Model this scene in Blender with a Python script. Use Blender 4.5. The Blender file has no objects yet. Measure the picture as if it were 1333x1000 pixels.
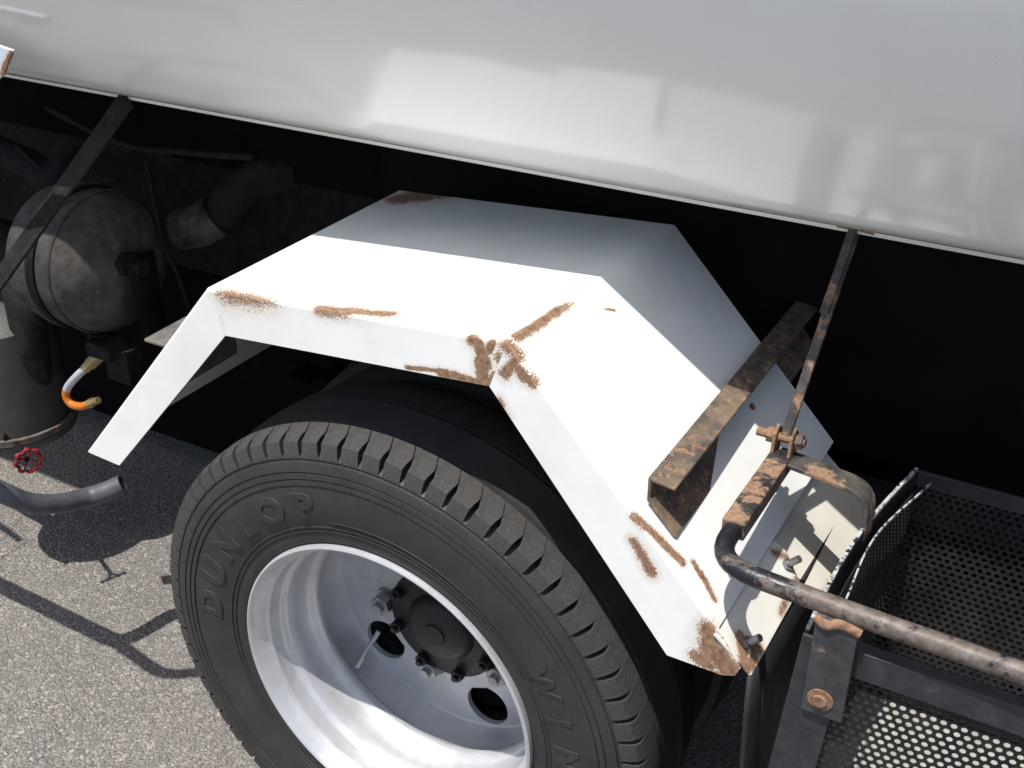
import bpy, bmesh, math, random
from mathutils import Vector, Matrix
random.seed(7)
D = bpy.data
SC = bpy.context.scene
COL = SC.collection
R = math.radians

# ------------------------------------------------------------------ camera, sky, sun, exposure
# metres; ground at z = 0, wheel axle at (0, y, 0.40), X along the truck (to its rear), Y into the truck
CAM = Vector((0.7664, -0.9633, 1.5783))
AX = [Vector((0.8688, 0.4951, -0.0032)), Vector((0.2395, -0.4259, -0.8725)), Vector((-0.4333, 0.7573, -0.4886))]
FPX = 1518.3
cam = D.cameras.new('camera'); camo = D.objects.new('camera', cam); COL.objects.link(camo)
cam.sensor_width = 36; cam.lens = FPX / 1333 * 36; cam.clip_start = 0.05; cam.clip_end = 2000
camo.matrix_world = Matrix(((AX[0].x, -AX[1].x, -AX[2].x, CAM.x), (AX[0].y, -AX[1].y, -AX[2].y, CAM.y),
                            (AX[0].z, -AX[1].z, -AX[2].z, CAM.z), (0, 0, 0, 1)))
SC.camera = camo
SC.render.resolution_x, SC.render.resolution_y = 1024, 768
SUN = Vector((0.30, 1.0, -3.2)).normalized()           # direction the light travels
elev = math.asin(-SUN.z); az = math.atan2(-SUN.x, -SUN.y)
w = D.worlds.new('World'); SC.world = w; w.use_nodes = True
sky = w.node_tree.nodes.new('ShaderNodeTexSky'); sky.sky_type = 'NISHITA'; sky.sun_disc = False
sky.dust_density = 2.0; sky.sun_elevation = elev; sky.sun_rotation = az
bg = w.node_tree.nodes['Background']; bg.inputs[1].default_value = 0.10
w.node_tree.links.new(sky.outputs[0], bg.inputs[0])
sl = D.lights.new('sun', 'SUN'); sl.energy = 3.4; sl.angle = R(0.53); sl.color = (1.0, 0.965, 0.91)
so = D.objects.new('sun', sl); COL.objects.link(so); so.location = (-3, -6, 12)
so.rotation_euler = SUN.to_track_quat('-Z', 'Y').to_euler()
vs = SC.view_settings; vs.view_transform = 'Standard'; vs.look = 'None'; vs.exposure = 0.68; vs.gamma = 1; vs.use_curve_mapping = False

def V(*a): return Vector(a)
def ray(px, py): return AX[0] * ((px - 666.5) / FPX) + AX[1] * ((py - 500) / FPX) + AX[2]
def at(px, py, p, n):                                  # survey helper: where a sight line meets a real plane of the truck
    d = ray(px, py); n = Vector(n); return CAM + d * ((Vector(p) - CAM).dot(n) / d.dot(n))
def aty(px, py, y): return at(px, py, (0, y, 0), (0, 1, 0))
def atz(px, py, z): return at(px, py, (0, 0, z), (0, 0, 1))
def atx(px, py, x): return at(px, py, (x, 0, 0), (1, 0, 0))

# ------------------------------------------------------------------ materials
class M:
    def __init__(s, name):
        s.m = D.materials.new(name); s.m.use_nodes = True; s.t = s.m.node_tree
        s.b = s.t.nodes['Principled BSDF']
        s.tc = s.t.nodes.new('ShaderNodeTexCoord'); s.P = s.tc.outputs['Object']
    def lk(s, a, b):
        if isinstance(a, (int, float)): b.default_value = a
        elif isinstance(a, (tuple, list)) and b.type == 'RGBA': b.default_value = (*a[:3], 1)
        elif isinstance(a, (tuple, list, Vector)): b.default_value = tuple(a)
        else: s.t.links.new(a, b)
    def n(s, typ, **k):
        x = s.t.nodes.new(typ)
        for a, v in k.items(): setattr(x, a, v)
        return x
    def noise(s, scale, detail=3, rough=.55, vec=None, dist=0, out='Fac'):
        x = s.n('ShaderNodeTexNoise'); s.lk(vec or s.P, x.inputs['Vector'])
        x.inputs['Scale'].default_value = scale; x.inputs['Detail'].default_value = detail
        x.inputs['Roughness'].default_value = rough; x.inputs['Distortion'].default_value = dist
        return x.outputs[out]
    def voro(s, scale, vec=None, feature='F1', rnd=1):
        x = s.n('ShaderNodeTexVoronoi', feature=feature); s.lk(vec or s.P, x.inputs['Vector'])
        x.inputs['Scale'].default_value = scale; x.inputs['Randomness'].default_value = rnd
        return x.outputs
    def math(s, op, a, b=0.0, clamp=False):
        x = s.n('ShaderNodeMath', operation=op, use_clamp=clamp); s.lk(a, x.inputs[0]); s.lk(b, x.inputs[1]); return x.outputs[0]
    def vm(s, op, a, b=(0, 0, 0), val=False):
        x = s.n('ShaderNodeVectorMath', operation=op); s.lk(a, x.inputs[0])
        if op == 'SCALE': s.lk(b, x.inputs['Scale'])
        else: s.lk(b, x.inputs[1])
        return x.outputs['Value' if val else 'Vector']
    def ramp(s, f, stops, interp='LINEAR'):
        x = s.n('ShaderNodeValToRGB'); cr = x.color_ramp; cr.interpolation = interp
        while len(cr.elements) < len(stops): cr.elements.new(.5)
        for e, (p, c) in zip(cr.elements, stops):
            e.position = p; e.color = (c, c, c, 1) if isinstance(c, (int, float)) else (*c, 1)
        s.lk(f, x.inputs[0]); return x.outputs[0]
    def mr(s, f, a, b, c=0.0, d=1.0):
        x = s.n('ShaderNodeMapRange'); x.clamp = True
        for i, v in enumerate((f, a, b, c, d)): s.lk(v, x.inputs[i])
        return x.outputs[0]
    def mix(s, f, a, b):
        x = s.n('ShaderNodeMix', data_type='RGBA'); s.lk(f, x.inputs[0]); s.lk(a, x.inputs[6]); s.lk(b, x.inputs[7]); return x.outputs[2]
    def bump(s, h, strength=.3, dist=.002, prev=None):
        x = s.n('ShaderNodeBump'); x.inputs['Strength'].default_value = strength; x.inputs['Distance'].default_value = dist
        s.lk(h, x.inputs['Height'])
        if prev: s.lk(prev, x.inputs['Normal'])
        return x.outputs[0]
    def put(s, col=None, rough=None, metal=None, nrm=None, **k):
        if col is not None: s.lk(col, s.b.inputs['Base Color'])
        if rough is not None: s.lk(rough, s.b.inputs['Roughness'])
        if metal is not None: s.lk(metal, s.b.inputs['Metallic'])
        if nrm is not None: s.lk(nrm, s.b.inputs['Normal'])
        for a, v in k.items(): s.lk(v, s.b.inputs[a.replace('_', ' ')])
        return s.m
    def stain(s, segs, k=.6, ns=90.0):
        """mask of blotches: segs = (a, b, radius); edge broken by noise"""
        wob = s.math('ADD', s.math('MULTIPLY', s.math('SUBTRACT', s.noise(ns, 5, .65), .5), k * 2), s.math('MULTIPLY', s.math('SUBTRACT', s.noise(ns * .42, 3, .6, dist=.6), .5), k * 2.2))
        fin = s.math('MULTIPLY', s.math('SUBTRACT', s.noise(ns * 8, 2, .6), .5), k * 3.4)
        out = None; PV = s.vm('ADD', s.P, (0, 0, 0))
        for seg in segs:
            a, b, r = seg[:3]; sp = seg[3] if len(seg) > 3 else .5
            a = Vector(a); b = Vector(b); ab = b - a; L = max(ab.length_squared, 1e-9)
            pa = s.vm('SUBTRACT', PV, a)
            t = s.math('MULTIPLY', s.vm('DOT_PRODUCT', pa, ab, val=True), 1 / L, clamp=True)
            q = s.vm('SUBTRACT', pa, s.vm('SCALE', tuple(ab), t))
            d = s.math('MULTIPLY', s.vm('LENGTH', q, val=True), 1 / r)
            d = s.math('SUBTRACT', 1.0, d)
            d = s.math('ADD', d, s.math('MULTIPLY', fin, sp))
            out = d if out is None else s.math('MAXIMUM', out, d)
        s.field = s.math('ADD', out, wob); s.soft = s.math('ADD', out, s.math('MULTIPLY', wob, .4))
        return s.mr(s.field, .0, .10)

RUST = [(0.26, (.075, .038, .024)), (.40, (.165, .088, .050)), (.54, (.255, .150, .088)), (.72, (.36, .235, .150))]
def rustcol(m, sc=140): return m.ramp(m.noise(sc, 6, .7), RUST)

def mat_paint(name, base, rough, segs=(), k=.6, ns=90, dirt=.12, coat=0.0, orange=.02, streak=True):
    m = M(name)
    dn = m.noise(5, 6, .65)
    c = m.mix(m.mr(dn, .45, .8, 0, dirt), base, (base[0] * .55, base[1] * .52, base[2] * .45))
    sp = m.mr(m.noise(420, 2, .5), .70, .74, 0, .35)
    c = m.mix(sp, c, (.35, .32, .28))
    rg = rough
    nb = m.bump(m.noise(7, 2, .5), .10, .01)
    if segs:
        mk = m.stain(segs, k, ns)
        # thin yellowed halo of rust bleed round the blotches
        c = m.mix(m.mr(m.soft, -1.3, .1, 0, .42), c, (.50, .36, .22))
        c = m.mix(m.mr(m.field, -.16, .0, 0, .55), c, (.36, .19, .10))
        c = m.mix(mk, c, rustcol(m)); rg = m.mr(mk, 0, 1, rough, .9)
        nb = m.bump(m.math('SUBTRACT', m.math('MULTIPLY', m.noise(500, 4, .7), mk), m.math('MULTIPLY', mk, 1.3)), .16, .0008, nb)
    return m.put(c, rg, 0.0, nb, Coat_Weight=coat, Coat_Roughness=.11)

def mat_worn(name, base=(.018, .019, .022), rust=.5, sc=26, rough=.42, metal=0.0, spec=.5, dust=.0, dcol=(.30, .26, .21)):
    """black painted steel with rust showing through; rust 0..1 = share of rust"""
    m = M(name)
    f = m.noise(sc, 7, .68, dist=.4)
    thr = 1 - rust
    mk = m.mr(f, .28 + .44 * thr, .34 + .44 * thr)
    c = m.mix(m.mr(m.noise(60, 4, .6), .4, .8, 0, .5), base, tuple(x * 2.6 + .01 for x in base))
    c = m.mix(mk, c, rustcol(m, 170))
    if dust: c = m.mix(m.mr(m.noise(14, 6, .7), .42, .7, 0, dust), c, dcol)
    rg = m.mr(mk, 0, 1, rough, .92)
    nb = m.bump(m.noise(330, 4, .65), .45, .0012)
    nb = m.bump(mk, .5, .0008, nb)
    return m.put(c, rg, metal, nb, Specular_IOR_Level=spec)

def plain(name, col, rough=.5, metal=0.0, var=.25, sc=40, bump=.15, **k):
    m = M(name)
    c = m.mix(m.mr(m.noise(sc, 5, .65), .35, .75), col, tuple(x * (1 - var) for x in col))
    return m.put(c, m.mr(m.noise(sc * 3, 3), .3, .7, rough * .85, min(1, rough * 1.15)), metal, m.bump(m.noise(sc * 6, 3), bump, .001), **k)

# ------------------------------------------------------------------ mesh helpers
def obj(name, vf, mt, parent=None, smooth=None, bevel=0, solid=0, seg=2):
    v, f = vf
    me = D.meshes.new(name); me.from_pydata([tuple(x) for x in v], [], f); me.update()
    bm = bmesh.new(); bm.from_mesh(me); bmesh.ops.recalc_face_normals(bm, faces=bm.faces); bm.to_mesh(me); bm.free()
    return fin(name, me, mt, parent, smooth, bevel, solid, seg)
def fin(name, me, mt, parent, smooth=None, bevel=0, solid=0, seg=2):
    me.materials.append(mt)
    o = D.objects.new(name, me); COL.objects.link(o)
    if parent: o.parent = parent
    if solid:
        md = o.modifiers.new('s', 'SOLIDIFY'); md.thickness = abs(solid); md.offset = -1 if solid > 0 else 1
    if bevel:
        md = o.modifiers.new('b', 'BEVEL'); md.width = bevel; md.segments = seg; md.limit_method = 'ANGLE'; md.angle_limit = R(35)
    if smooth is not None:
        for p in me.polygons: p.use_smooth = True
        me.set_sharp_from_angle(angle=R(smooth))
    return o
def copy(o, parent=None, mw=None):
    c = o.copy(); COL.objects.link(c)
    if parent: c.parent = parent
    if mw is not None: c.matrix_local = mw
    return c
def join(*vfs):
    v = []; f = []
    for a, b in vfs:
        k = len(v); v += list(a); f += [tuple(i + k for i in q) for q in b]
    return v, f
def box(c, s, rot=None):
    c = Vector(c); x, y, z = (q / 2 for q in s)
    v = [Vector((i * x, j * y, k * z)) for i in (-1, 1) for j in (-1, 1) for k in (-1, 1)]
    if rot is not None: v = [rot @ q for q in v]
    return [q + c for q in v], [(0, 1, 3, 2), (4, 6, 7, 5), (0, 4, 5, 1), (2, 3, 7, 6), (0, 2, 6, 4), (1, 5, 7, 3)]
def box2(a, b): return box([(p + q) / 2 for p, q in zip(a, b)], [abs(p - q) for p, q in zip(a, b)])
def prism(poly, d):
    """closed polygon (3D points) pushed along vector d"""
    n = len(poly); d = Vector(d); v = [Vector(p) for p in poly] + [Vector(p) + d for p in poly]
    return v, [tuple(range(n)), tuple(range(2 * n - 1, n - 1, -1))] + [(i, (i + 1) % n, n + (i + 1) % n, n + i) for i in range(n)]
def smoothpath(pts, rad, n=6):
    """polyline with corners rounded by arcs of about rad"""
    pts = [Vector(p) for p in pts]; out = [pts[0]]
    for i in range(1, len(pts) - 1):
        a, b, c = pts[i - 1:i + 2]; u = (a - b); v_ = (c - b)
        r = min(rad, u.length * .48, v_.length * .48); p = b + u.normalized() * r; q = b + v_.normalized() * r
        for k in range(n + 1):
            t = k / n; out.append(p.lerp(b, t).lerp(b.lerp(q, t), t))
    out.append(pts[-1]); return out
def spline(pts, n=8):
    p = [Vector(q) for q in pts]; p = [p[0] * 2 - p[1]] + p + [p[-1] * 2 - p[-2]]; out = []
    for i in range(1, len(p) - 2):
        for k in range(n):
            t = k / n; a, b, c, d = p[i - 1:i + 3]
            out.append(.5 * ((2 * b) + (c - a) * t + (2 * a - 5 * b + 4 * c - d) * t * t + (3 * b - a - 3 * c + d) * t ** 3))
    out.append(p[-2]); return out
def sweep(path, sect, up=None, closed=True, cap=True):
    """sweep 2D section (list of (a, b)) along path with parallel transport; a along side, b along up"""
    path = [Vector(p) for p in path]; n = len(sect); v = []; f = []
    t0 = (path[1] - path[0]).normalized()
    u = Vector(up) if up else (Vector((0, 0, 1)) if abs(t0.z) < .9 else Vector((1, 0, 0)))
    u = (u - t0 * u.dot(t0)).normalized()
    for i, p in enumerate(path):
        t = (path[min(i + 1, len(path) - 1)] - path[max(i - 1, 0)]).normalized()
        u = (u - t * u.dot(t)).normalized(); s = t.cross(u)
        v += [p + s * a + u * b for a, b in sect]
    for i in range(len(path) - 1):
        for j in range(n if closed else n - 1):
            k = (j + 1) % n; f.append((i * n + j, i * n + k, (i + 1) * n + k, (i + 1) * n + j))
    if cap and closed: f += [tuple(range(n - 1, -1, -1)), tuple(range((len(path) - 1) * n, len(path) * n))]
    return v, f
def circ(r, n=14): return [(r * math.cos(2 * math.pi * i / n), r * math.sin(2 * math.pi * i / n)) for i in range(n)]
def rect(a, b): return [(-a / 2, -b / 2), (a / 2, -b / 2), (a / 2, b / 2), (-a / 2, b / 2)]
def tube(path, r, n=14): return sweep(path, circ(r, n))
def rod(a, b, r, n=12): return sweep([a, b], circ(r, n))
def lathe(prof, seg=96, c=(0, 0, .4), ax='y', closed=False):
    """profile of (radius, offset) turned round an axis through c"""
    c = Vector(c); v = []; f = []; n = len(prof)
    for i in range(seg):
        a = 2 * math.pi * i / seg; ca, sa = math.cos(a), math.sin(a)
        for r, h in prof:
            v.append(c + (V(r * ca, h, r * sa) if ax == 'y' else V(h, r * ca, r * sa) if ax == 'x' else V(r * ca, r * sa, h)))
    for i in range(seg):
        k = (i + 1) % seg
        for j in range(n if closed else n - 1):
            l = (j + 1) % n; f.append((i * n + j, i * n + l, k * n + l, k * n + j))
    return v, f
def hexbolt(c, ax, r=.008, h=.006, shank=.0, sr=.0045):
    c = Vector(c); ax = Vector(ax).normalized(); x = ax.orthogonal().normalized(); y = ax.cross(x)
    poly = [c + x * (r * math.cos(k * math.pi / 3)) + y * (r * math.sin(k * math.pi / 3)) for k in range(6)]
    out = prism(poly, ax * h)
    if shank: out = join(out, rod(c + ax * (h - .0005), c + ax * (h + shank), sr, 10))
    return out
def tag(o, label=None, cat=None, group=None, kind=None):
    for k, v in (('label', label), ('category', cat), ('group', group), ('kind', kind)):
        if v: o[k] = v
    return o
def empty(name, loc=(0, 0, 0)):
    o = D.objects.new(name, None); COL.objects.link(o); o.location = loc; o.empty_display_size = .1; return o

# ------------------------------------------------------------------ ground
g = M('asphalt')
cells = g.voro(185); cells2 = g.voro(380)
stone = g.ramp(g.n('ShaderNodeSeparateColor').outputs[0], [(0, 0), (1, 1)])
sep = [x for x in g.t.nodes if x.type == 'SEPARATE_COLOR'][0]; g.lk(cells['Color'], sep.inputs[0])
sep2 = g.n('ShaderNodeSeparateColor'); g.lk(cells2['Color'], sep2.inputs[0])
gc = g.ramp(sep.outputs[0], [(0, (.115, .107, .097)), (.45, (.205, .193, .174)), (.8, (.275, .260, .236)), (.93, (.37, .352, .325)), (1, (.54, .52, .48))])
gc2 = g.ramp(sep2.outputs[1], [(0, (.11, .103, .095)), (.55, (.215, .203, .184)), (.9, (.31, .295, .27)), (1, (.48, .46, .43))])
gc = g.mix(.45, gc, gc2)
edge = g.mr(cells['Distance'], .25, .75, 1, .62)
big = g.voro(78); sepb = g.n('ShaderNodeSeparateColor'); g.lk(big['Color'], sepb.inputs[0])
pick = g.math('MULTIPLY', g.mr(sepb.outputs[2], .80, .84), g.mr(big['Distance'], .34, .40, 1, 0))
gc = g.mix(g.math('MULTIPLY', pick, .85), gc, g.ramp(sepb.outputs[0], [(0, (.16, .145, .135)), (.5, (.30, .275, .255)), (1, (.46, .43, .39))]))
tone = g.n('ShaderNodeMix', data_type='RGBA', blend_type='MULTIPLY'); tone.inputs[0].default_value = 1
g.lk(gc, tone.inputs[6]); tone.inputs[7].default_value = (1.10, 1.065, 1.06, 1); gc = tone.outputs[2]
gcm = g.n('ShaderNodeMix', data_type='RGBA', blend_type='MULTIPLY'); gcm.inputs[0].default_value = 1
g.lk(gc, gcm.inputs[6]); g.lk(g.ramp(edge, [(0, 0), (1, 1)]), gcm.inputs[7])
gc = g.mix(g.mr(g.noise(2.2, 6, .7), .4, .7, 0, .28), gcm.outputs[2], (.255, .235, .212))
gc = g.mix(g.mr(g.noise(.9, 5, .65, dist=.5), .55, .75, 0, .30), gc, (.12, .113, .103))
gn = g.bump(g.mr(cells['Distance'], .1, .8, 1, 0), .75, .004)
gn = g.bump(g.mr(cells2['Distance'], .1, .8, 1, 0), .5, .002, gn)
ASPHALT = g.put(gc, .85, 0, gn)
v = []; N = 14; half = 150
xs = [-half, -40, -12, -5, -3, -2, -1, 0, 1, 2, 4, 12, 40, half]
for y in xs:
    for x in xs: v.append((x, y, 0))
tag(obj('ground', (v, [(j * N + i, j * N + i + 1, (j + 1) * N + i + 1, (j + 1) * N + i) for j in range(N - 1) for i in range(N - 1)]), ASPHALT), kind='structure')

# ------------------------------------------------------------------ shared materials
RUBBER = M('tyre_rubber')
rb = RUBBER.mix(RUBBER.mr(RUBBER.noise(16, 6, .7), .35, .7), (.023, .0228, .0235), (.040, .037, .035))
rb = RUBBER.mix(RUBBER.mr(RUBBER.noise(160, 3, .7), .60, .78, 0, .5), rb, (.085, .075, .065))
rbm = RUBBER.put(rb, .62, 0, RUBBER.bump(RUBBER.noise(420, 3), .12, .0006)); RUBBER = rbm
TREAD = M('tread_rubber')
wv = TREAD.n('ShaderNodeTexWave', wave_type='BANDS', bands_direction='Y'); TREAD.lk(TREAD.P, wv.inputs['Vector'])
wv.inputs['Scale'].default_value = 95; wv.inputs['Distortion'].default_value = 14; wv.inputs['Detail'].default_value = 2; wv.inputs['Detail Scale'].default_value = 3.5
pit = TREAD.mr(TREAD.voro(270)['Distance'], .12, .45)
td = TREAD.mix(TREAD.mr(TREAD.noise(60, 5, .7), .3, .75), (.034, .033, .033), (.068, .062, .056))
td = TREAD.mix(TREAD.math('MULTIPLY', TREAD.math('SUBTRACT', 1, pit), .30), td, (.012, .012, .012))
TREAD = TREAD.put(td, .8, 0, TREAD.bump(wv.outputs['Fac'], .35, .0012, TREAD.bump(pit, .35, .0010)))
DARKSTEEL = mat_worn('chassis_black', (.006, .006, .007), .10, 9, .8, dust=.04, spec=.15)
UNDER = plain('underbody_grime', (.005, .005, .0055), .95, 0, .4, 12, Specular_IOR_Level=.06)
BLACKP = mat_worn('black_painted_steel', (.014, .015, .018), .20, 40, .36)
RUSTBAR = mat_worn('rusty_black_bar', (.016, .016, .018), .60, 30, .45)
RUSTY = mat_worn('rusted_steel', (.05, .035, .028), .80, 34, .6)
ZINC = plain('zinc_plated', (.36, .365, .375), .4, .8, .3, 60)
TANKSHADE = plain('grey_housing', (.085, .08, .074), .55, .0, .45, 22, .4)

truck = empty('tank_truck')
tag(truck, 'white tank truck with a rusty angular fender over its rear wheel', 'truck')

# ------------------------------------------------------------------ tank: sheet shell with a tight roll and lip at its lower edge
def tank_profile(cz):
    r = .75; cy = .215 + (r - .298 * (cz - 1.0)) / .9545      # the bulge that casts the shadow edge across the fender
    p = []
    for i in range(0, 40):                                    # from over the top down to the lower roll
        ph = R(-92 + i * (38 + 92) / 39)
        p.append((cy - r * math.cos(ph), cz - r * math.sin(ph)))
    py, pz = p[-1]; k = .105; c2y, c2z = py + k * math.cos(R(38)), pz + k * math.sin(R(38))
    for i in range(1, 13):
        ph = R(38 + i * 47 / 12); p.append((c2y - k * math.cos(ph), c2z - k * math.sin(ph)))
    return p
lo, hi = 1.4, 1.9
for _ in range(40):
    mid = (lo + hi) / 2; ey, ez = tank_profile(mid)[-1]
    if ez - .009 > aty(740, 235, ey).z: hi = mid
    else: lo = mid
TP = tank_profile(lo)
LIPY, LIPZ = TP[-1]
LIP = aty(740, 236, LIPY).z
def pxz(px, py): return aty(px, py, LIPY)
TANKW = mat_paint('tank_white', (.82, .822, .79), .16, [
    (aty(1080, 297, .28), aty(1140, 303, .28), .008), (aty(1000, 282, .28), aty(1060, 291, .28), .0035),
    (aty(940, 252, .25), aty(985, 258, .25), .003), (aty(140, 128, .28), aty(170, 133, .28), .007), (aty(1180, 180, .2), aty(1181, 181, .2), .003),
    (aty(10, 90, .28), aty(22, 96, .28), .006)], .7, 120, dirt=.14, coat=1.0)
prof = [(y, z) for y, z in TP]
mirror = [(2 * 1.0 - y, z) for y, z in reversed(prof)]
XT = [-3.2] + [-1.6 + .2 * i for i in range(0, 21)] + [3.2]
def wave(x, y): return .0022 * math.sin(3.1 * x + 4 * y) + .0016 * math.sin(7.3 * x + 1.7)
outer = prof
v = []; f = []; n = len(outer)
for x in XT:
    for i, (y, z) in enumerate(outer):
        v.append(V(x, y + (wave(x, z) if 8 < i < n - 9 else 0), z))
for i in range(len(XT) - 1):
    for j in range(n - 1): f.append((i * n + j, i * n + j + 1, (i + 1) * n + j + 1, (i + 1) * n + j))
tank = obj('tank_shell', (v, f), TANKW, truck, smooth=60, solid=0)
lip = obj('tank_lip', prism([V(-3.2, LIPY - .0005, LIPZ + .001), V(-3.2, LIPY + .002, LIPZ + .001), V(-3.2, LIPY + .002, LIPZ - .009), V(-3.2, LIPY - .0005, LIPZ - .009)], (6.4, 0, 0)),
          mat_paint('lip_white', (.72, .72, .69), .35, (), dirt=.5), tank)
# far half of the tank and its belly, ends
mv = []; mf = []
mp = [(y, z) for y, z in mirror]
sect = [(LIPY + .012, LIPZ + .06)] + [(2.0 - LIPY - .012, LIPZ + .06)] + mp[:]
for x in (-3.2, 3.2): mv += [V(x, y, z) for y, z in sect]
k = len(sect)
mf = [(j, j + 1, k + j + 1, k + j) for j in range(k - 1)] + [tuple(range(k)), tuple(range(2 * k - 1, k - 1, -1))]
obj('tank_belly', (mv, mf), plain('belly_white', (.70, .71, .69), .5, 0, .2, 8), tank)

# ------------------------------------------------------------------ fender
def tp(px, py): return at(px, py, (.203, 0, 1.0), (-.085, 0, 1))      # top panel, rising slightly to the rear
A = tp(268, 376); Dd = tp(660, 446); B = tp(520, 248); C = tp(878, 293)
F1 = aty(934, 820, -.020)
SN = (C - Dd).cross(F1 - Dd).normalized()
if SN.z < 0: SN = -SN
def ats(px, py): return at(px, py, Dd, SN)
F2 = ats(1085, 575)
Ab = aty(293, 437, A.y - .004); Db = aty(637, 503, Dd.y - .004)
A2 = aty(113, 588, A.y - .02); Lb = aty(155, 606, A.y - .023)
B2 = A2 + (B - A)
RB = aty(868, 853, -.027); RB2 = aty(915, 870, -.028); RB3 = aty(940, 879, -.028); RB3b = aty(956, 880, -.028); RB4 = aty(964, 870, -.026)
bm = bmesh.new()
pts = dict(A=A, D=Dd, B=B, C=C, F1=F1, F2=F2, Ab=Ab, Db=Db, A2=A2, Lb=Lb, B2=B2, RB=RB, RB2=RB2, RB3=RB3, RB3b=RB3b, RB4=RB4)
bv = {k: bm.verts.new(p) for k, p in pts.items()}
for q in ('A D C B', 'A B B2 A2', 'D F1 F2 C', 'A Ab Db D', 'A A2 Lb Ab', 'D Db RB RB2 RB3 RB3b RB4 F1'):
    bm.faces.new([bv[s] for s in q.split()])
bmesh.ops.recalc_face_normals(bm, faces=bm.faces)
def ed(a, b): return [e for e in bv[a].link_edges if e.other_vert(bv[a]) is bv[b]][0]
big = [ed('A', 'D'), ed('A', 'A2'), ed('D', 'F1')]; small = [ed('A', 'B'), ed('D', 'C')]
bmesh.ops.bevel(bm, geom=big, offset=.017, segments=6, profile=.5, affect='EDGES', clamp_overlap=True)
bm.normal_update()
me = D.meshes.new('fender'); bm.to_mesh(me); bm.free()
def onskirt(px, py): return aty(px, py, -.02)
sk = lambda x, y: aty(x, y, Dd.y - .002)
sr = lambda x, y: aty(x, y, .006 - .033 * (x - 660) / 270)
zq = lambda x, y: sk(440 + .34 * x, 330 + .34 * y)
FR = [(tp(287, 383), tp(340, 396), .015, 1.7), (tp(298, 386), tp(332, 394), .0085, .7), (tp(415, 402), tp(508, 409), .0085, 2.0), (tp(440, 406), tp(485, 408), .0045, .9),
      (tp(672, 437), tp(702, 420), .0075, 1.0), (tp(702, 420), tp(729, 402), .0075, 1.0), (tp(729, 402), tp(748, 392), .0070, 1.0), (tp(748, 393), ats(800, 404), .0022, 1.2),
      (zq(512, 330), zq(530, 345), .0085, .8), (zq(535, 350), zq(565, 420), .0075, .8), (zq(550, 420), zq(555, 500), .0080, .8), 
      (zq(585, 505), zq(640, 460), .0085, .8), (zq(640, 460), zq(690, 400), .0075, .9), (zq(640, 345), zq(690, 390), .0105, 2.0), 
      (zq(588, 340), zq(575, 370), .0060, .8), (zq(615, 400), zq(628, 415), .007, 2.2), (zq(690, 440), zq(715, 470), .0075, 1.2), (zq(715, 470), zq(748, 495), .0065, 1.4), (zq(600, 515), zq(625, 560), .0085, .8), (zq(625, 560), zq(660, 620), .0060, .8),
      (zq(660, 620), zq(740, 750), .0026, 1.2), (zq(265, 437), zq(420, 452), .0030, .9), (zq(390, 455), zq(570, 498), .0050, .9),
      (aty(289, 412, A.y), aty(296, 434, A.y), .0022),
      (ats(826, 673), ats(846, 690), .0050, 1.3), (ats(846, 690), ats(888, 732), .0052, 1.3), (sr(822, 706), sr(834, 722), .0065, 1.2), (sr(832, 722), sr(848, 748), .0065, 1.2),
      (ats(903, 733), ats(914, 752), .0036, 1.4), (ats(912, 745), ats(930, 780), .0036, 1.4), (sr(908, 778), sr(917, 800), .0052, 1.2),
      (sr(918, 824), sr(932, 850), .011, 1.2), (sr(928, 845), sr(948, 876), .017, 1.2), (sr(905, 852), sr(925, 868), .007, 1.8), (tp(528, 258), tp(575, 252), .026, 1.0),
      (tp(262, 385), tp(258, 398), .007, 2.2)]
def near(seg, a, n, far=.035):                          # stains that can reach one panel of the fender
    n = Vector(n).normalized(); return min(abs((Vector(seg[k]) - a).dot(n)) for k in (0, 1)) < far
tops = [q for q in FR if near(q, A, (-.085, 0, 1), .02) and q[0].x < .24]
rear = [q for q in FR if near(q, Dd, SN, .016) and q[0].x > .16]
skirt = [q for q in FR if min(q[0].y, q[1].y) < .035 and min(q[0].x, q[1].x) < .203]
skirt_rear = [q for q in FR if min(q[0].y, q[1].y) < .02 and max(q[0].x, q[1].x) > .203]
FMAT = [mat_paint('fender_white_' + nm, (.78, .788, .765), .32, sg[:21], .50, 70, dirt=.34, coat=.15) for nm, sg in (('top', tops), ('rear', rear), ('skirt', skirt), ('skirt_rear', skirt_rear))]
fender = fin('fender', me, FMAT[0], truck, smooth=28, solid=.0045)
for q in FMAT[1:]: me.materials.append(q)
for p in me.polygons:
    p.material_index = (2 if p.center.x < .203 else 3) if p.normal.y < -.55 else (1 if p.normal.x > .35 else 0)
wn = fender.modifiers.new('w', 'WEIGHTED_NORMAL'); wn.keep_sharp = True; wn.weight = 80
# clamp bracket, a folded steel channel lying across the rear slope on its way to the chassis
_e = at(945, 500, (0, .215, 1.0), (0, 3.2, 1))          # where the tank's shadow edge crosses the bracket
XB, ZB = _e.x, _e.z
YB0 = atz(865, 628, ZB).y

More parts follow.
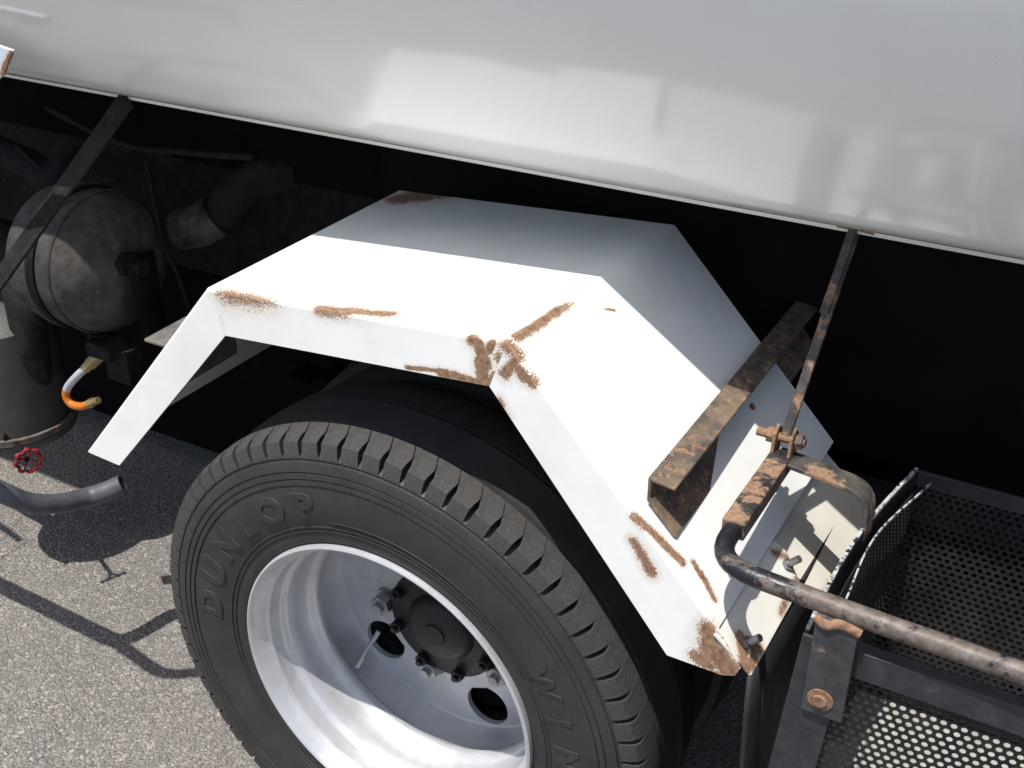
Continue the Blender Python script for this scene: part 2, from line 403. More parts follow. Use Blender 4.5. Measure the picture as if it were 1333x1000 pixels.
prof = [(0, 0), (.032, -.004), (.032, -.008), (.0045, -.005), (.0045, -.026), (.038, -.066), (.034, -.070), (0, -.030)]
chan = obj('fender_bracket', prism([V(XB + a, YB0, ZB + b) for a, b in prof], (0, .52, 0)), mat_worn('bracket_rust', (.060, .050, .042), .44, 70, .7, dust=.8, dcol=(.29, .20, .12)), truck, bevel=.0015)
for yy in (YB0 + .04, YB0 + .27): obj('bolt', hexbolt(V(XB + .022, yy, ZB - .046), (.73, 0, .68), .006, .004, .003), RUSTY, chan)
prof2 = [(0, 0), (-.05, 0), (-.05, -.005), (-.005, -.005), (-.005, -.07), (0, -.07)]
fb = aty(187, 441, .06)
chan2 = obj('fender_bracket', prism([V(fb.x + .05 + a, .06, fb.z + b) for a, b in prof2], (0, .13, 0)), mat_worn('bracket_grey', (.09, .085, .08), .3, 30, .6, dust=.4), truck, bevel=.0015)
# lower extension plates bolted behind the fender's lower edge, and the clamp strip
sd = (F1 - Dd); sd = (sd - Vector((0, 1, 0)) * 0)
Y = (F2 - F1).normalized(); dn = SN.cross(Y).normalized()
if dn.z > 0: dn = -dn
L12 = (F2 - F1).length
off = -SN * .007
PLATEW = mat_paint('plate_white', (.74, .73, .68), .4, [
    (F1 + dn * .052 + Y * .035, F1 + dn * .056 + Y * .008, .007), (F1 + dn * .056 + Y * .10, F1 + dn * .052 + Y * .18, .005, 1.4), (F1 + dn * .03 + Y * .022, F1 + dn * .05 - Y * .002, .009), (F1 + dn * .010 + Y * .16, F1 + dn * .03 + Y * .178, .005, 1.6)], .6, 100, dirt=.35)
p0 = F1 + off + dn * .002 - Y * .004
strip = obj('clamp_plate', prism([p0 + Y * .0, p0 + Y * .182, p0 + Y * .185 + dn * .022, p0 + Y * .165 + dn * .060, p0 + dn * .060 + Y * .002], SN * .004), PLATEW, truck, bevel=.001)
for s, t in ((.028, .036), (.168, .030)):
    obj('bolt', hexbolt(p0 + Y * s + dn * t + SN * .004, SN, .0075, .005, .016, .0045), ZINC, strip)
p1 = F1 - SN * .016 + dn * .0
ext = obj('mudguard_plate', prism([p1 + Y * .16 - dn * .02, p1 + Y * (L12 - .01) - dn * .02, p1 + Y * (L12 - .01) + dn * .12, p1 + Y * .19 + dn * .12], SN * .003),
          mat_paint('old_white', (.72, .69, .61), .5, [(p1 + Y * .2 + dn * .10, p1 + Y * .3 + dn * .112, .006, 1.2)], .8, 60, dirt=.5), truck)
# rubber mud flap hanging behind the wheel
fl = F1 + dn * .060 - SN * .008
FLAP = plain('flap_rubber', (.018, .018, .019), .6, 0, .35, 25, .3)
v = []; f = []; ny, nz = 8, 10
for j in range(nz + 1):
    for i in range(ny + 1):
        s = i / ny; t = j / nz
        v.append(V(fl.x + .006 + .02 * math.sin(s * 2.4 + t * 1.5) * t + .02 * t, fl.y - .004 - .02 * t + s * (L12 * .98), fl.z + s * .01 - t * (fl.z - .10)))
for j in range(nz):
    for i in range(ny): a = j * (ny + 1) + i; f.append((a, a + 1, a + ny + 2, a + ny + 1))
flap = obj('mud_flap', (v, f), FLAP, truck, smooth=60, solid=.006)
st0 = aty(978, 862, .02); obj('flap_strap', sweep(spline([st0, st0 + V(.014, 0, -.04), st0 + V(.016, .004, -.12), st0 + V(.024, 0, -.22), st0 + V(.03, 0, -.32)]), rect(.008, .003), up=(0, 1, 0)), RUSTY, flap)

# ------------------------------------------------------------------ wheel: tyre
def sidewall_y(r):
    pr = SW
    for (r0, y0), (r1, y1) in zip(pr, pr[1:]):
        if r0 <= r <= r1: return y0 + (y1 - y0) * (r - r0) / (r1 - r0)
    return 0
SW = [(.236, .020), (.240, .009), (.246, .004), (.254, .0035), (.262, .003), (.2625, .001), (.2645, .001), (.265, .0025), (.2685, .002), (.269, .0), (.271, .0), (.2715, .0012),
      (.290, -.004), (.312, -.0055), (.330, -.0045), (.3365, -.0035), (.337, -.0055), (.3435, -.005), (.344, -.003), (.3455, -.003), (.346, -.0052), (.3535, -.0045),
      (.354, -.0022), (.3555, -.0022), (.356, -.0042), (.365, -.003), (.3695, -.0015), (.370, .0015), (.3725, .002), (.3745, .0005)]
carc = SW + [(.382, .012), (.386, .026), (.387, .046), (.387, .055), (.3990, .0600), (.402, .104), (.405, .112), (.388, .113), (.388, .118), (.405, .119), (.4035, .150), (.400, .178), (.388, .196), (.345, .208), (.30, .208), (.245, .190), (.236, .185)]
tyre = obj('tyre', lathe(carc, 300), RUBBER, truck, smooth=38)
secs = [(.3735, .0003, .82, 0), (.385, .0022, .80, 0), (.3952, .0058, .77, 0), (.3995, .0130, .79, -.02), (.4012, .0190, .90, 0), (.4018, .0245, .93, .03), (.4030, .034, .95, .16), (.4035, .046, .95, .34)]
PITCH = 2 * math.pi / 75
def blockmesh():
    v = []; f = []; na = 3
    for (r, y, wd, sh) in secs + [(.384, .0468, .95, .34), (.380, .02, .70, .0)]:
        for k in range(na + 1):
            a = ((k / na - .5) * wd - sh) * PITCH
            v.append(V(r * math.sin(a), y, r * math.cos(a)))
    m = len(v) // (na + 1)
    for i in range(m):
        j = (i + 1) % m
        for k in range(na): f.append((i * (na + 1) + k, i * (na + 1) + k + 1, j * (na + 1) + k + 1, j * (na + 1) + k))
    f.append(tuple(i * (na + 1) for i in range(m))); f.append(tuple(i * (na + 1) + na for i in range(m - 1, -1, -1)))
    return v, f
blk = obj('tread_block', blockmesh(), TREAD, tyre, smooth=30)
for k in range(75):
    a = k * PITCH + R(1.6)
    mw = Matrix.Translation((0, 0, .4)) @ Matrix.Rotation(a, 4, 'Y')
    if k == 0: blk.matrix_local = mw
    else: copy(blk, tyre, mw)
def arc_text(txt, r0, h, a_start, step, ext=.0013, bold=.0, wsc=1.0):
    for i, ch in enumerate(txt):
        cu = D.curves.new('t', 'FONT'); cu.body = ch; cu.size = h / .70; cu.extrude = ext; cu.offset = bold; cu.align_x = 'CENTER'; cu.resolution_u = 4
        cu.bevel_depth = .0005; cu.bevel_resolution = 0
        o = D.objects.new('t', cu); COL.objects.link(o)
        bpy.context.view_layer.update()
        me = bpy.data.meshes.new_from_object(o.evaluated_get(bpy.context.evaluated_depsgraph_get()))
        rm = r0 + h / 2; vv = []
        for q in me.vertices:
            r = r0 + q.co.y; a = R(a_start - i * step) - q.co.x * wsc / rm
            vv.append((r * math.cos(a), sidewall_y(r) - q.co.z - .0001, .4 + r * math.sin(a)))
        ff = [tuple(p.vertices) for p in me.polygons]
        D.objects.remove(o); D.meshes.remove(me); D.curves.remove(cu)
        me = D.meshes.new('raised_letter'); me.from_pydata(vv, [], ff); me.update()
        fin('raised_letter', me, RUBBER, tyre, smooth=30)
arc_text('DUNLOP', .287, .037, 172, 12.6, bold=.0022, wsc=1.25)
arc_text('WINTER', .283, .034, 29, 11.5, bold=.0012, wsc=1.0)
# thin moulded lines that run part of the way round beside the rim
for q, (r, a0, a1) in enumerate(((.2795, 30, 103), (.2765, 28, 102), (.2735, 30, 101))):
    vv = [V(r * math.cos(R(a)), sidewall_y(r) - .0004, .4 + r * math.sin(R(a))) for a in [a0 + (a1 - a0) * i / 40 for i in range(41)]]
    obj('moulded_line', tube(vv, .0007, 5), RUBBER, tyre, smooth=60)
# small moulding whiskers
wh = []
for i in range(46):
    a = R(random.uniform(-60, 200)); r = random.choice((.2725, .337, .3535, .262, .28, .30))
    p = V(r * math.cos(a), sidewall_y(r), .4 + r * math.sin(a)); d = V(random.uniform(-.4, .4), -1, random.uniform(-.4, .4)).normalized()
    wh.append(tube([p, p + d * .003, p + d * .006 + V(random.uniform(-.002, .002), 0, -.001)], .00035, 4))
tag(obj('moulding_whiskers', join(*wh), RUBBER, tyre), kind='stuff')
# inner twin tyre
tw = obj('inner_tyre', lathe([(r, y) for r, y in carc], 96), RUBBER, truck, smooth=40); tw.location = (0, .235, 0)

# ------------------------------------------------------------------ wheel: rim, disc, hub
SILVER = M('wheel_silver')
sc_ = SILVER.mix(SILVER.mr(SILVER.noise(12, 6, .7), .35, .75), (.60, .605, .625), (.45, .45, .45))
sc_ = SILVER.mix(SILVER.mr(SILVER.noise(130, 5, .7), .62, .75, 0, .55), sc_, (.24, .22, .19))
SILVER = SILVER.put(sc_, SILVER.mr(SILVER.noise(30, 4), .3, .7, .40, .56), .45, SILVER.bump(SILVER.noise(220, 3), .14, .0007))
rimp = [(.236, .020), (.2400, .012), (.2408, .005), (.2400, .000), (.2370, -.0015), (.2340, .000), (.2310, .006), (.2280, .014), (.2245, .020), (.2215, .023), (.2208, .030), (.2205, .048),
        (.2190, .053), (.2150, .0565), (.2135, .060), (.2125, .078), (.2112, .100), (.2070, .107), (.2010, .114), (.2000, .124), (.2045, .130), (.2090, .134), (.2125, .138), (.2125, .174), (.2118, .183), (.2095, .189), (.2065, .190)]
rim = obj('wheel_rim', lathe(rimp, 160), SILVER, truck, smooth=50)
# disc with five hand holes
bm = bmesh.new()
def ring(cx, cz, r, n, y=.190):
    vs_ = [bm.verts.new((cx + r * math.cos(2 * math.pi * i / n), y, cz + r * math.sin(2 * math.pi * i / n))) for i in range(n)]
    return [bm.edges.new((vs_[i], vs_[(i + 1) % n])) for i in range(n)]
es = ring(0, .4, .207, 90)
HOLE = [-141 + 72 * k for k in range(5)]
for h in HOLE: es += ring(.1680 * math.cos(R(h)), .4 + .1680 * math.sin(R(h)), .0365, 36)
es += ring(0, .4, .129, 60)
bmesh.ops.triangle_fill(bm, edges=es, use_beauty=True, use_dissolve=False)
me = D.meshes.new('wheel_disc'); bm.to_mesh(me); bm.free()
for p in me.polygons: pass
wd = fin('wheel_disc', me, SILVER, rim, solid=.009, bevel=.0)
obj('nut_ring', lathe([(.1305, .1940), (.1297, .1870), (.128, .1815), (.124, .1800), (.060, .1800), (.060, .195)], 90), SILVER, rim, smooth=40)
nut = None
for k in range(5):
    a = R(-105 + 72 * k); c = V(.1125 * math.cos(a), .180, .4 + .104 * math.sin(a))
    vf = join(hexbolt(c, (0, -1, 0), .0175, .024), lathe([(.0215, .1795), (.0195, .175)], 20, (c.x, 0, c.z)), rod(c + V(0, -.020, 0), c + V(0, -.032, 0), .0085, 12))
    obj('lug_nut', vf, ZINC, rim, bevel=.0012)
HUBM = plain('hub_black', (.006, .006, .007), .55, 0, .5, 40, .3)
hub = obj('hub', lathe([(.0005, .136), (.018, .1365), (.0185, .139), (.040, .141), (.050, .145), (.054, .152), (.058, .159), (.066, .161), (.090, .161), (.0940, .164), (.096, .195)], 60), HUBM, rim, smooth=40)
for k in range(8):
    a = R(20 + 45 * k); obj('hub_bolt', join(hexbolt(V(.085 * math.cos(a), .1605, .4 + .085 * math.sin(a)), (0, -1, 0), .0105, .011), rod(V(.085 * math.cos(a), .1500, .4 + .085 * math.sin(a)), V(.085 * math.cos(a), .143, .4 + .085 * math.sin(a)), .0055, 8)), HUBM, hub, bevel=.001)
va = aty(466, 866, .126); vb = aty(493, 822, .165)
obj('valve_stem', join(tube(spline([va, va.lerp(vb, .5) + V(0, -.002, .002), vb]), .0032, 10), rod(va + (va - vb) * .06, va + (vb - va) * .22, .0045, 10), rod(vb + (va - vb) * .3, vb, .0042, 10)), ZINC, rim, smooth=40)
obj('brake_drum', lathe([(.0, .215), (.19, .215), (.195, .225), (.195, .36), (.0, .36)], 48), UNDER, truck, smooth=40)

# ------------------------------------------------------------------ chassis and underbody
def part(name, vf, mt=UNDER, par=truck, **k): return obj(name, vf, mt, par, **k)
part('chassis_rail', box2((-3.1, .62, .62), (3.1, .69, .86)), DARKSTEEL, bevel=.004)
part('chassis_rail', box2((-3.1, 1.31, .62), (3.1, 1.38, .86)), DARKSTEEL, bevel=.004)
part('subframe', box2((-3.1, .60, .865), (3.1, 1.40, 1.13)), UNDER)
sp = part('side_plate', prism([V(-.33, .53, .66), V(-.33, .53, 1.14), V(3.0, .53, 1.14), V(3.0, .53, .66)], (0, .008, 0)), plain('brown_grime', (.008, .0065, .006), .9, 0, .5, 6, Specular_IOR_Level=.1), truck)
part('axle', rod(V(0, .36, .4), V(0, 1.64, .4), .07, 20))
for xx in (-2.4, -1.3, .75, 1.9): part('crossmember', box2((xx, .69, .64), (xx + .09, 1.31, .84)))
part('leaf_spring', join(*[prism([V(-.62 + .07 * k, .56, .46 + .016 * k), V(0, .56, .40 + .012 * k + .06), V(.62 - .07 * k, .56, .46 + .016 * k), V(.62 - .07 * k, .56, .472 + .016 * k), V(0, .56, .412 + .012 * k + .06), V(-.62 + .07 * k, .56, .472 + .016 * k)], (0, .07, 0)) for k in range(5)]))
part('belly_box', box2((-2.9, .75, .34), (-.6, 1.25, .62)))
part('belly_box', box2((.7, .75, .30), (2.9, 1.25, .62)))
part('inner_rail', join(box2((.50, .43, .60), (2.8, .47, .665)), box2((.50, .40, .655), (2.8, .43, .665))), plain('blue_black', (.012, .013, .018), .6, 0, .5, 15), bevel=.003)
part('spring_hanger', prism([V(.62, .36, .40), V(.74, .36, .40), V(.80, .36, .62), V(.58, .36, .62)], (0, .06, 0)), plain('hanger_black', (.012, .012, .015), .6, 0, .5, 15), bevel=.004)
part('light_block_plate', box2((-3.0, .70, .10), (3.0, .72, .615)))  # added black plate, cuts ambient light on the ground under the truck
part('sky_block_drum', lathe([(.001, -.45), (.24, -.45), (.26, -.43), (.26, .43), (.24, .45), (.001, .45)], 40, (-2.45, .33, .58), 'x'), DARKSTEEL, smooth=40)  # unseen drum added beyond the left frame edge to block sky light
part('far_light_block', box2((-3.0, 1.85, .25), (3.0, 1.90, 1.10)))  # unseen panel added to keep out light from the far side
part('far_tyre', lathe(carc, 64, (0, 1.78, .4)), RUBBER, truck, smooth=40)

# ------------------------------------------------------------------ left: strut, air tank, pipes, hoses
s0 = aty(166, 128, .295); s1 = aty(-30, 405, .15)
strut = part('tank_strut', sweep([s0, s1], rect(.034, .006), up=(0, -1, .6)), mat_worn('strut_dark', (.012, .0115, .011), .10, 20, .8, dust=.06, spec=.15), bevel=.001)
# far lit scraps behind: none. air reservoir
DRUM = mat_worn('drum_grey', (.040, .037, .036), .10, 30, .75, dust=.22, spec=.2)
dc = V(-.862, .372, .738)
drum = part('air_reservoir', lathe([(.001, -.150), (.06, -.143), (.105, -.122), (.125, -.098), (.130, -.08), (.130, -.052), (.136, -.050), (.136, -.036), (.130, -.034), (.130, .015), (.124, .040), (.10, .066), (.06, .082), (.001, .088)], 56, dc, 'x'), DRUM, smooth=40)
drum.rotation_euler = (0, 0, 0)
part('reservoir_band', lathe([(.1315, -.030), (.1345, -.030), (.1345, -.018), (.1315, -.018)], 56, dc, 'x'), DARKSTEEL, drum, smooth=40)
obj('weld_seam', lathe([(.1305, .014), (.1335, .0165), (.1305, .019)], 56, dc, 'x'), DRUM, drum, smooth=40)
for k_, (p_, q_) in enumerate((((20, 190), (150, 235)), ((60, 140), (330, 205)), ((190, 210), (245, 400)))):
    a_ = aty(*p_, .46); b_ = aty(*q_, .44)
    part('brake_line', tube(spline([a_, a_.lerp(b_, .4) + V(0, -.01, -.03), a_.lerp(b_, .7) + V(0, 0, -.02), b_]), .004 + .002 * (k_ % 2), 8), DARKSTEEL, smooth=60)
obj('pipe_union', hexbolt(dc + V(.085, -.02, .02), (1, 0, 0), .022, .018, .03, .014), DARKSTEEL, drum)
obj('drain_port', rod(dc + V(-.02, 0, -.125), dc + V(-.02, 0, -.175), .018, 12), DARKSTEEL, drum)
pp = [aty(165, 303, .50), aty(215, 300, .50), aty(262, 294, .50), aty(292, 272, .53), aty(330, 235, .58), aty(420, 215, .66)]
part('air_pipe', tube(spline(pp), .036, 18), mat_worn('pipe_grime', (.009, .0085, .008), .03, 20, .85, dust=.07, spec=.2), smooth=50)
part('pipe_clamp', sweep(spline([aty(240, 298, .495), aty(262, 292, .495), aty(282, 280, .51)]), circ(.040, 16)), mat_worn('clamp_dust', (.012, .011, .010), .08, 60, .85, dust=.3, spec=.2), smooth=50)
part('hose_bundle', tube(spline([aty(-20, 190, .50), aty(40, 215, .48), aty(70, 235, .45), aty(95, 190, .5)]), .03, 12), DARKSTEEL, smooth=50)
part('side_pipe', tube(spline([aty(-25, 300, .33), aty(10, 330, .34), aty(32, 400, .33), aty(42, 470, .33), aty(55, 560, .36)]), .035, 14), mat_worn('ribbed_hose', (.012, .0115, .0115), .04, 40, .9, dust=.12, spec=.2), smooth=50)
# canister below the reservoir at the left
cc = aty(-12, 480, .33) + V(.045, 0, 0)
can = part('drain_canister', lathe([(.001, -.14), (.09, -.135), (.118, -.12), (.122, -.105), (.115, -.102), (.115, .13), (.08, .16), (.001, .165)], 40, cc, 'z'), TANKSHADE, smooth=40)
obj('canister_flange', lathe([(.116, -.101), (.125, -.101), (.125, -.088), (.116, -.088)], 40, cc, 'z'), mat_worn('flange_rust', (.08, .07, .065), .45, 40, .7), can, smooth=40)
ck = cc + V(.02, -.09, -.14)
obj('drain_cock', join(rod(ck + V(0, .05, 0), ck + V(0, -.02, 0), .010, 10), rod(ck + V(-.03, -.02, 0), ck + V(.03, -.02, 0), .005, 8)), DARKSTEEL, can)
# plate under the reservoir
pl = aty(175, 330, .30)
part('hanger_plate', prism([aty(163, 335, .33), aty(190, 330, .40), aty(215, 470, .40), aty(185, 440, .33)], (0, .02, 0)), DARKSTEEL)
part('valve_body', join(box(aty(140, 452, .32), (.06, .05, .03)), rod(aty(128, 430, .33), aty(128, 470, .33), .02, 12), box(aty(165, 470, .34), (.06, .05, .07))), DARKSTEEL, bevel=.003)
hp = [aty(113, 478, .30), aty(101, 489, .292), aty(89, 503, .288), aty(86, 515, .286), aty(93, 526, .286), aty(106, 529, .288), aty(118, 525, .292)]
full = spline(hp, 6); cut = len(full) * 2 // 5
HOSEC = M('hose_clear'); HOSEC.put((.62, .64, .68), .25, 0, None, Transmission_Weight=.35)
HOSEO = M('hose_amber'); HOSEO.put(HOSEO.mix(HOSEO.noise(60, 3), (.75, .25, .03), (.60, .16, .02)), .25, 0, None, Transmission_Weight=.25)
dh = part('drain_hose', tube(full[:cut + 1], .0078, 14), HOSEC.m, smooth=60); dh['label'] = 'milky clear upper end of the drain hose'
a2 = obj('amber_hose', tube(full[cut:], .0078, 14), HOSEO.m, dh, smooth=60); a2['label'] = 'amber stained lower end of the drain hose'
BRASS = plain('brass', (.42, .33, .15), .4, .6, .5, 90)
tdir = (full[0] - full[2]).normalized(); t2 = (full[-1] - full[-3]).normalized()
obj('hose_fitting', join(rod(full[0] - tdir * .004, full[0] + tdir * .010, .0105, 6), rod(full[0] + tdir * .010, full[0] + tdir * .045, .012, 10)), BRASS, dh)
obj('hose_fitting', join(rod(full[-1] - t2 * .004, full[-1] + t2 * .008, .0095, 6), rod(full[-1] + t2 * .008, full[-1] + t2 * .022, .007, 10)), BRASS, dh)
# red handwheel valve
hw = aty(37, 600, .22); RED = plain('red_cast', (.27, .018, .022), .4, 0, .45, 70, .3)
hn = (CAM - hw).normalized(); hn = (hn - SUN * (hn.dot(SUN) * .95)).normalized(); hx = hn.orthogonal().normalized(); hy = hn.cross(hx)
rp = [hw + hx * ((.023 + .0022 * math.cos(8 * t)) * math.cos(t)) + hy * ((.023 + .0022 * math.cos(8 * t)) * math.sin(t)) for t in [2 * math.pi * i / 64 for i in range(65)]]
lob = [rod(hw + (hx * math.cos(t) + hy * math.sin(t)) * .0215 - hn * .001, hw + (hx * math.cos(t) + hy * math.sin(t)) * .0275 + hn * .001, .0045, 8) for t in [2 * math.pi * i / 8 for i in range(8)]]
spk = [rod(hw - hn * .012, hw + (hx * math.cos(t) + hy * math.sin(t)) * .022, .0022, 6) for t in (0.3, 1.87, 3.44, 5.01)]
vw = part('valve_handwheel', join(tube(rp, .0036, 8), *lob, *spk), RED, smooth=50)
vw['label'] = 'red scalloped valve handwheel'
obj('valve_stem', join(rod(hw + hn * .002 - hn * .016, hw - hn * .10, .005, 10), hexbolt(hw - hn * .014, hn, .007, .006)), DARKSTEEL, vw)
part('drain_pipe', tube(spline([hw - hn * .09 + V(0, 0, .01), hw - hn * .10 + V(-.06, .02, .0), hw - hn * .10 + V(-.4, .04, .05)]), .018, 12), DARKSTEEL, smooth=50)
lb = part('ladder_bracket', prism([aty(-60, 40, .14), aty(16, 66, .14), aty(4, 98, .14), aty(-60, 150, .14)], (0, .006, 0)), mat_paint('bracket_bluewhite', (.62, .68, .74), .35, [(aty(14, 70, .14), aty(3, 98, .14), .005)], .7, 90), bevel=.001)
# grey rubber delivery hose
hs = [aty(-260, 590, .136), aty(-120, 600, .068), aty(-40, 622, .052), aty(0, 640, .055), aty(40, 655, .090), aty(80, 655, .140), aty(115, 647, .190), aty(140, 639, .215), aty(160, 630, .235)]
hpth = spline(hs, 8)
HOSEG = plain('grey_rubber', (.085, .09, .105), .5, 0, .35, 45, .35)
hz = sweep(hpth, circ(.0185, 18), cap=False)
hose = empty('rubber_hose', hpth[-1]); tag(hose, 'grey rubber hose ending below the front of the fender', 'hose')
def rel(o, par):
    o.parent = par; o.matrix_parent_inverse = Matrix.Translation(par.location).inverted(); return o
rel(obj('hose_wall', hz, HOSEG, None, smooth=60, solid=.0045), hose)
rel(obj('hose_plug', rod(hpth[-3], hpth[-1] - (hpth[-1] - hpth[-2]) * .3, .0150, 16), HOSEG, None, smooth=40), hose)
# pipe rail out of the frame at the left; its shadow lies on the ground in view
def unshadow(px, py, z):
    p = atz(px, py, 0); return p - SUN * (z / -SUN.z)
RZ = .83
front_path = smoothpath([unshadow(-700, 420, RZ), unshadow(150, 835, RZ), unshadow(212, 880, RZ), unshadow(268, 874, RZ)], .06, 6)
RAIL2 = front_path
def later_rail(mt):
    r2 = part('side_rail', tube(front_path, .0135, 16), mt, smooth=60)
    obj('rail_peg', rod(unshadow(-40, 655, .85), unshadow(27, 704, .85), .008, 8), mt, r2)
    ww = [unshadow(-30, 743, .85), unshadow(0, 727, .85), unshadow(70, 684, .85), unshadow(36, 664, .85), unshadow(0, 706, .85), unshadow(-40, 735, .85)]
    obj('rail_wire', tube(ww, .0012, 6), mt, r2)
# ------------------------------------------------------------------ right: tie rod, tube rail, loop
RODM = mat_worn('tie_rod_rust', (.022, .020, .019), .42, 40, .6, dust=.25)
JT = V(.470, .190, .842)
r0 = V(aty(1112, 302, LIPY).x, LIPY + .006, LIPZ - .006); r1 = JT + V(0, .004, .020)
tie = part('tie_rod', sweep([r0, r0.lerp(r1, .36), r0.lerp(r1, .37), r1], rect(.0115, .007), up=(0, -1, .4)), RODM, bevel=.0015)
obj('rod_lug', sweep([r0 + V(0, -.002, .012), r0.lerp(r1, .40) + V(-.003, -.004, 0)], rect(.010, .008), up=(0, -1, .4)), RODM, tie, bevel=.0015)
obj('weld_bead', tube([r0 + V(-.02, -.003, 0.001), r0 + V(0, -.004, .004), r0 + V(.022, -.003, 0.0)], .004, 8), RUSTY, tie, smooth=60)
for s in (-1, 1):
    obj('clevis_ear', prism([JT + V(.010 * s - .002, .016, -.012), JT + V(.010 * s - .002, -.014, -.012), JT + V(.010 * s - .002, -.008, .026), JT + V(.010 * s - .002, .006, .034), JT + V(.010 * s - .002, .018, .022)], (.004, 0, 0)), RUSTY, tie, bevel=.001)
obj('clevis_bolt', join(rod(JT + V(-.034, .004, .018), JT + V(.024, .004, .018), .0055, 10), hexbolt(JT + V(.013, .004, .018), (1, 0, 0), .0095, .008), hexbolt(JT + V(-.012, .004, .018), (-1, 0, 0), .0095, .009)), RUSTY, tie)
RAILM = M('rail_paint')
f1 = RAILM.noise(30, 7, .7, dist=.5); sepx = RAILM.n('ShaderNodeSeparateXYZ'); RAILM.lk(RAILM.P, sepx.inputs[0])
wear = RAILM.mr(sepx.outputs[0], .47, .60, -.10, .10)
mk = RAILM.mr(RAILM.math('ADD', f1, wear), .47, .55)
cc_ = RAILM.mix(mk, (.014, .015, .019), RAILM.ramp(RAILM.noise(90, 6, .7), [(.3, (.075, .050, .036)), (.5, (.125, .10, .083)), (.75, (.20, .185, .17))]))
cc_ = RAILM.mix(RAILM.mr(RAILM.noise(48, 5, .7, dist=.4), .66, .70), cc_, (.15, .022, .018))
RAILM.put(cc_, RAILM.mr(mk, 0, 1, .33, .55), .15, RAILM.bump(RAILM.noise(260, 4), .4, .001, RAILM.bump(mk, .4, .0008))); RAILM = RAILM.m
path = smoothpath([JT + V(0, 0, -.008), V(.470, -.035, .836), V(.62, -.040, .832), V(1.25, -.062, .830)], .05, 8)
rail = part('side_rail', tube(path, .0108, 20), RAILM, smooth=60)
later_rail(RAILM)
obj('rail_arm', sweep([JT + V(.000, .004, -.0085), V(.470, .026, .8364)], rect(.026, .0225), up=(0, 0, 1)), mat_worn('arm_rust', (.014, .014, .017), .52, 30, .45, dust=.2), rail, bevel=.002)
LOOPM = mat_worn('loop_rust', (.016, .016, .018), .50, 24, .42, dust=.35)
lp = smoothpath([JT + V(-.006, -.004, -.002), JT + V(.05, -.010, -.004), V(.579, .180, .830), V(.580, .178, .770)], .030, 7)
obj('rail_loop', sweep(lp, rect(.032, .006), up=(0, 0, 1)), LOOPM, rail, bevel=.0015)
# strap welded to the rail and bolted to the basket
SX = .6065
strap = obj('rail_strap', sweep(smoothpath([V(SX, -.047, .826), V(SX, -.050, .812), V(SX - .001, -.048, .70)], .02), rect(.042, .005), up=(0, -1, 0)), mat_worn('strap_black', (.03, .031, .036), .22, 30, .45, dust=.15), rail, bevel=.0012)
obj('weld_bead', tube(spline([V(SX - .022, -.049, .822), V(SX - .01, -.0515, .818), V(SX + .004, -.050, .823), V(SX + .023, -.049, .819)]), .0055, 10), RUSTY, rail, smooth=60)
obj('strap_bolt', join(lathe([(.0005, .0), (.0135, .0), (.0135, -.002), (.0005, -.002)], 20, (SX - .004, -.0505, .722)), rod(V(SX - .004, -.052, .722), V(SX - .004, -.0555, .722), .0075, 14)), RUSTY, rail, bevel=.0008)

# ------------------------------------------------------------------ perforated basket
bk = empty('mesh_basket', (.80, .14, .40))
tag(bk, 'black perforated metal basket with an angle iron frame behind the wheel', 'basket')
PERF = mat_worn('perforated_black', (.007, .007, .009), .06, 40, .5, dust=.07, spec=.35)
EDGEW = M('worn_edge')
ew = EDGEW.mr(EDGEW.noise(110, 5, .7), .42, .50)
EDGEW = EDGEW.put(EDGEW.mix(ew, (.02, .02, .024), (.52, .52, .53)), .4, .2)
YF, YBK, ZTOP, ZBOT, XL, XR = -.032, .318, .787, .44, .576, 1.10
def lean(p):                                               # the basket widens a little towards its floor
    k = (ZTOP - p[2]); return V(p[0] - .07 * k * (1 if p[0] < .8 else -1), p[1] - .05 * k, p[2])
def perf(name, o, u, v_, wd, hg, bow=None, pit=.0098, r=.0034):
    """punched sheet: staggered round holes, each ringed by eight quads"""
    o, u, v_ = Vector(o), Vector(u), Vector(v_); row = pit * .866; V_ = []; F_ = []
    nr = int(hg / row); nc = int(wd / pit)
    idx = {}
    def add(s, t):
        key = (round(s * 1e6), round(t * 1e6))
        if key not in idx:
            p = o + u * s + v_ * t
            if bow: p = p + bow(s, t)
            idx[key] = len(V_); V_.append(lean(p))
        return idx[key]
    for j in range(nr):
        sh = pit / 2 if j % 2 else 0
        for i in range(nc):
            s0 = i * pit + sh; t0 = j * row; cx, cy = s0 + pit / 2, t0 + row / 2
            O = [(s0 + pit, cy), (s0 + pit, t0 + row), (cx, t0 + row), (s0, t0 + row), (s0, cy), (s0, t0), (cx, t0), (s0 + pit, t0)]
            oi = [add(*q) for q in O]
            hi = [add(cx + r * math.cos(R(45 * k)), cy + r * math.sin(R(45 * k))) for k in range(8)]
            F_ += [(oi[k], oi[(k + 1) % 8], hi[(k + 1) % 8], hi[k]) for k in range(8)]
    return rel(obj(name, (V_, F_), PERF, None, solid=.0014), bk)
def leanbox(a, b):
    v, f = box2(a, b); return [lean(p) for p in v], f
H = ZTOP - ZBOT
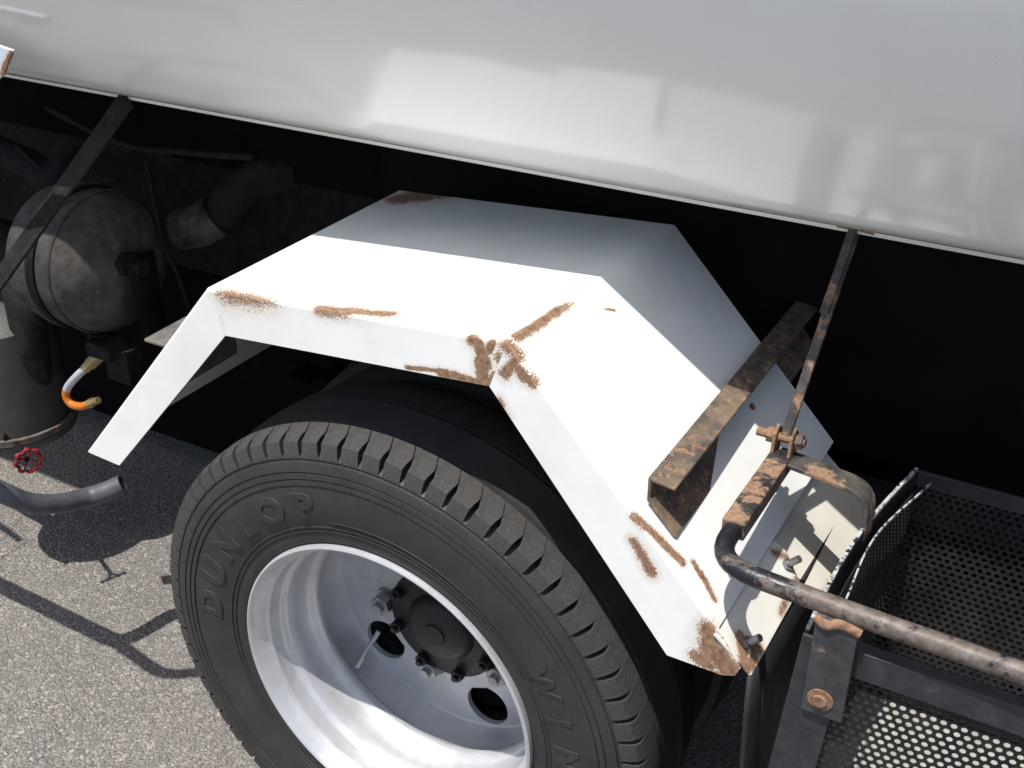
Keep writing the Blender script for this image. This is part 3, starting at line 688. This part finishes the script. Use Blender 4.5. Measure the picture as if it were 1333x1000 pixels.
bowf = lambda s, t: V(-.012 * math.sin(math.pi * min(1, max(0, s / .35))), 0, 0)
perf('front_panel', (XL + .004, YF, ZBOT), (1, 0, 0), (0, 0, 1), .50, H - .006)
perf('back_panel', (XL + .034, YBK, ZBOT), (1, 0, 0), (0, 0, 1), .46, H - .004)
perf('side_panel', (XL + .012, YF + .004, ZBOT), (.08, 1, 0), (0, 0, 1), .34, H - .010, bowf)
rel(obj('floor_sheet', leanbox((XL + .004, YF + .004, ZBOT - .004), (XR - .01, YBK - .004, ZBOT - .001)), plain('galvanised_floor', (.40, .39, .36), .6, .1, .35, 30), None), bk)
rel(obj('corner_post', join(leanbox((XL - .003, YF - .008, ZBOT - .01), (XL + .044, YF - .004, ZTOP)), leanbox((XL - .003, YF - .004, ZBOT - .01), (XL + .001, YF + .03, ZTOP - .002))), mat_worn('post_black', (.020, .022, .027), .14, 30, .4), None, bevel=.0008), bk)
rel(obj('rim_angle', join(leanbox((XL + .046, YF - .007, ZTOP - .032), (XR, YF - .003, ZTOP)), leanbox((XL + .046, YF - .003, ZTOP - .003), (XR, YF + .010, ZTOP - .0004))), mat_worn('rim_black', (.020, .022, .027), .14, 30, .4), None, bevel=.0008), bk)
ep = [lean(V(XL - .001 + .08 * s, YF + .002 + s, ZTOP + .0005)) + V(-.012 * math.sin(math.pi * s / .35), 0, 0) for s in [.35 * i / 16 for i in range(17)]]
rel(obj('rim_strip', sweep(ep, rect(.0040, .0040), up=(0, 0, 1)), EDGEW, None), bk)
rel(obj('side_sheet', sweep([p + V(.0005, 0, -.062) for p in ep], rect(.0025, .118), up=(0, 0, 1)), PERF, None), bk)
ep2 = [p + V(.016 + .004 * math.sin(i * .5), 0, -.012) for i, p in enumerate(ep)]
rel(obj('rim_strip', sweep(ep2, rect(.0020, .0030), up=(0, 0, 1)), EDGEW, None), bk)
rel(obj('back_rim', join(leanbox((XL + .030, YBK - .002, ZTOP - .020), (XR, YBK + .0025, ZTOP + .001))), mat_worn('back_rim_black', (.02, .021, .024), .15, 40, .4), None, bevel=.0006), bk)
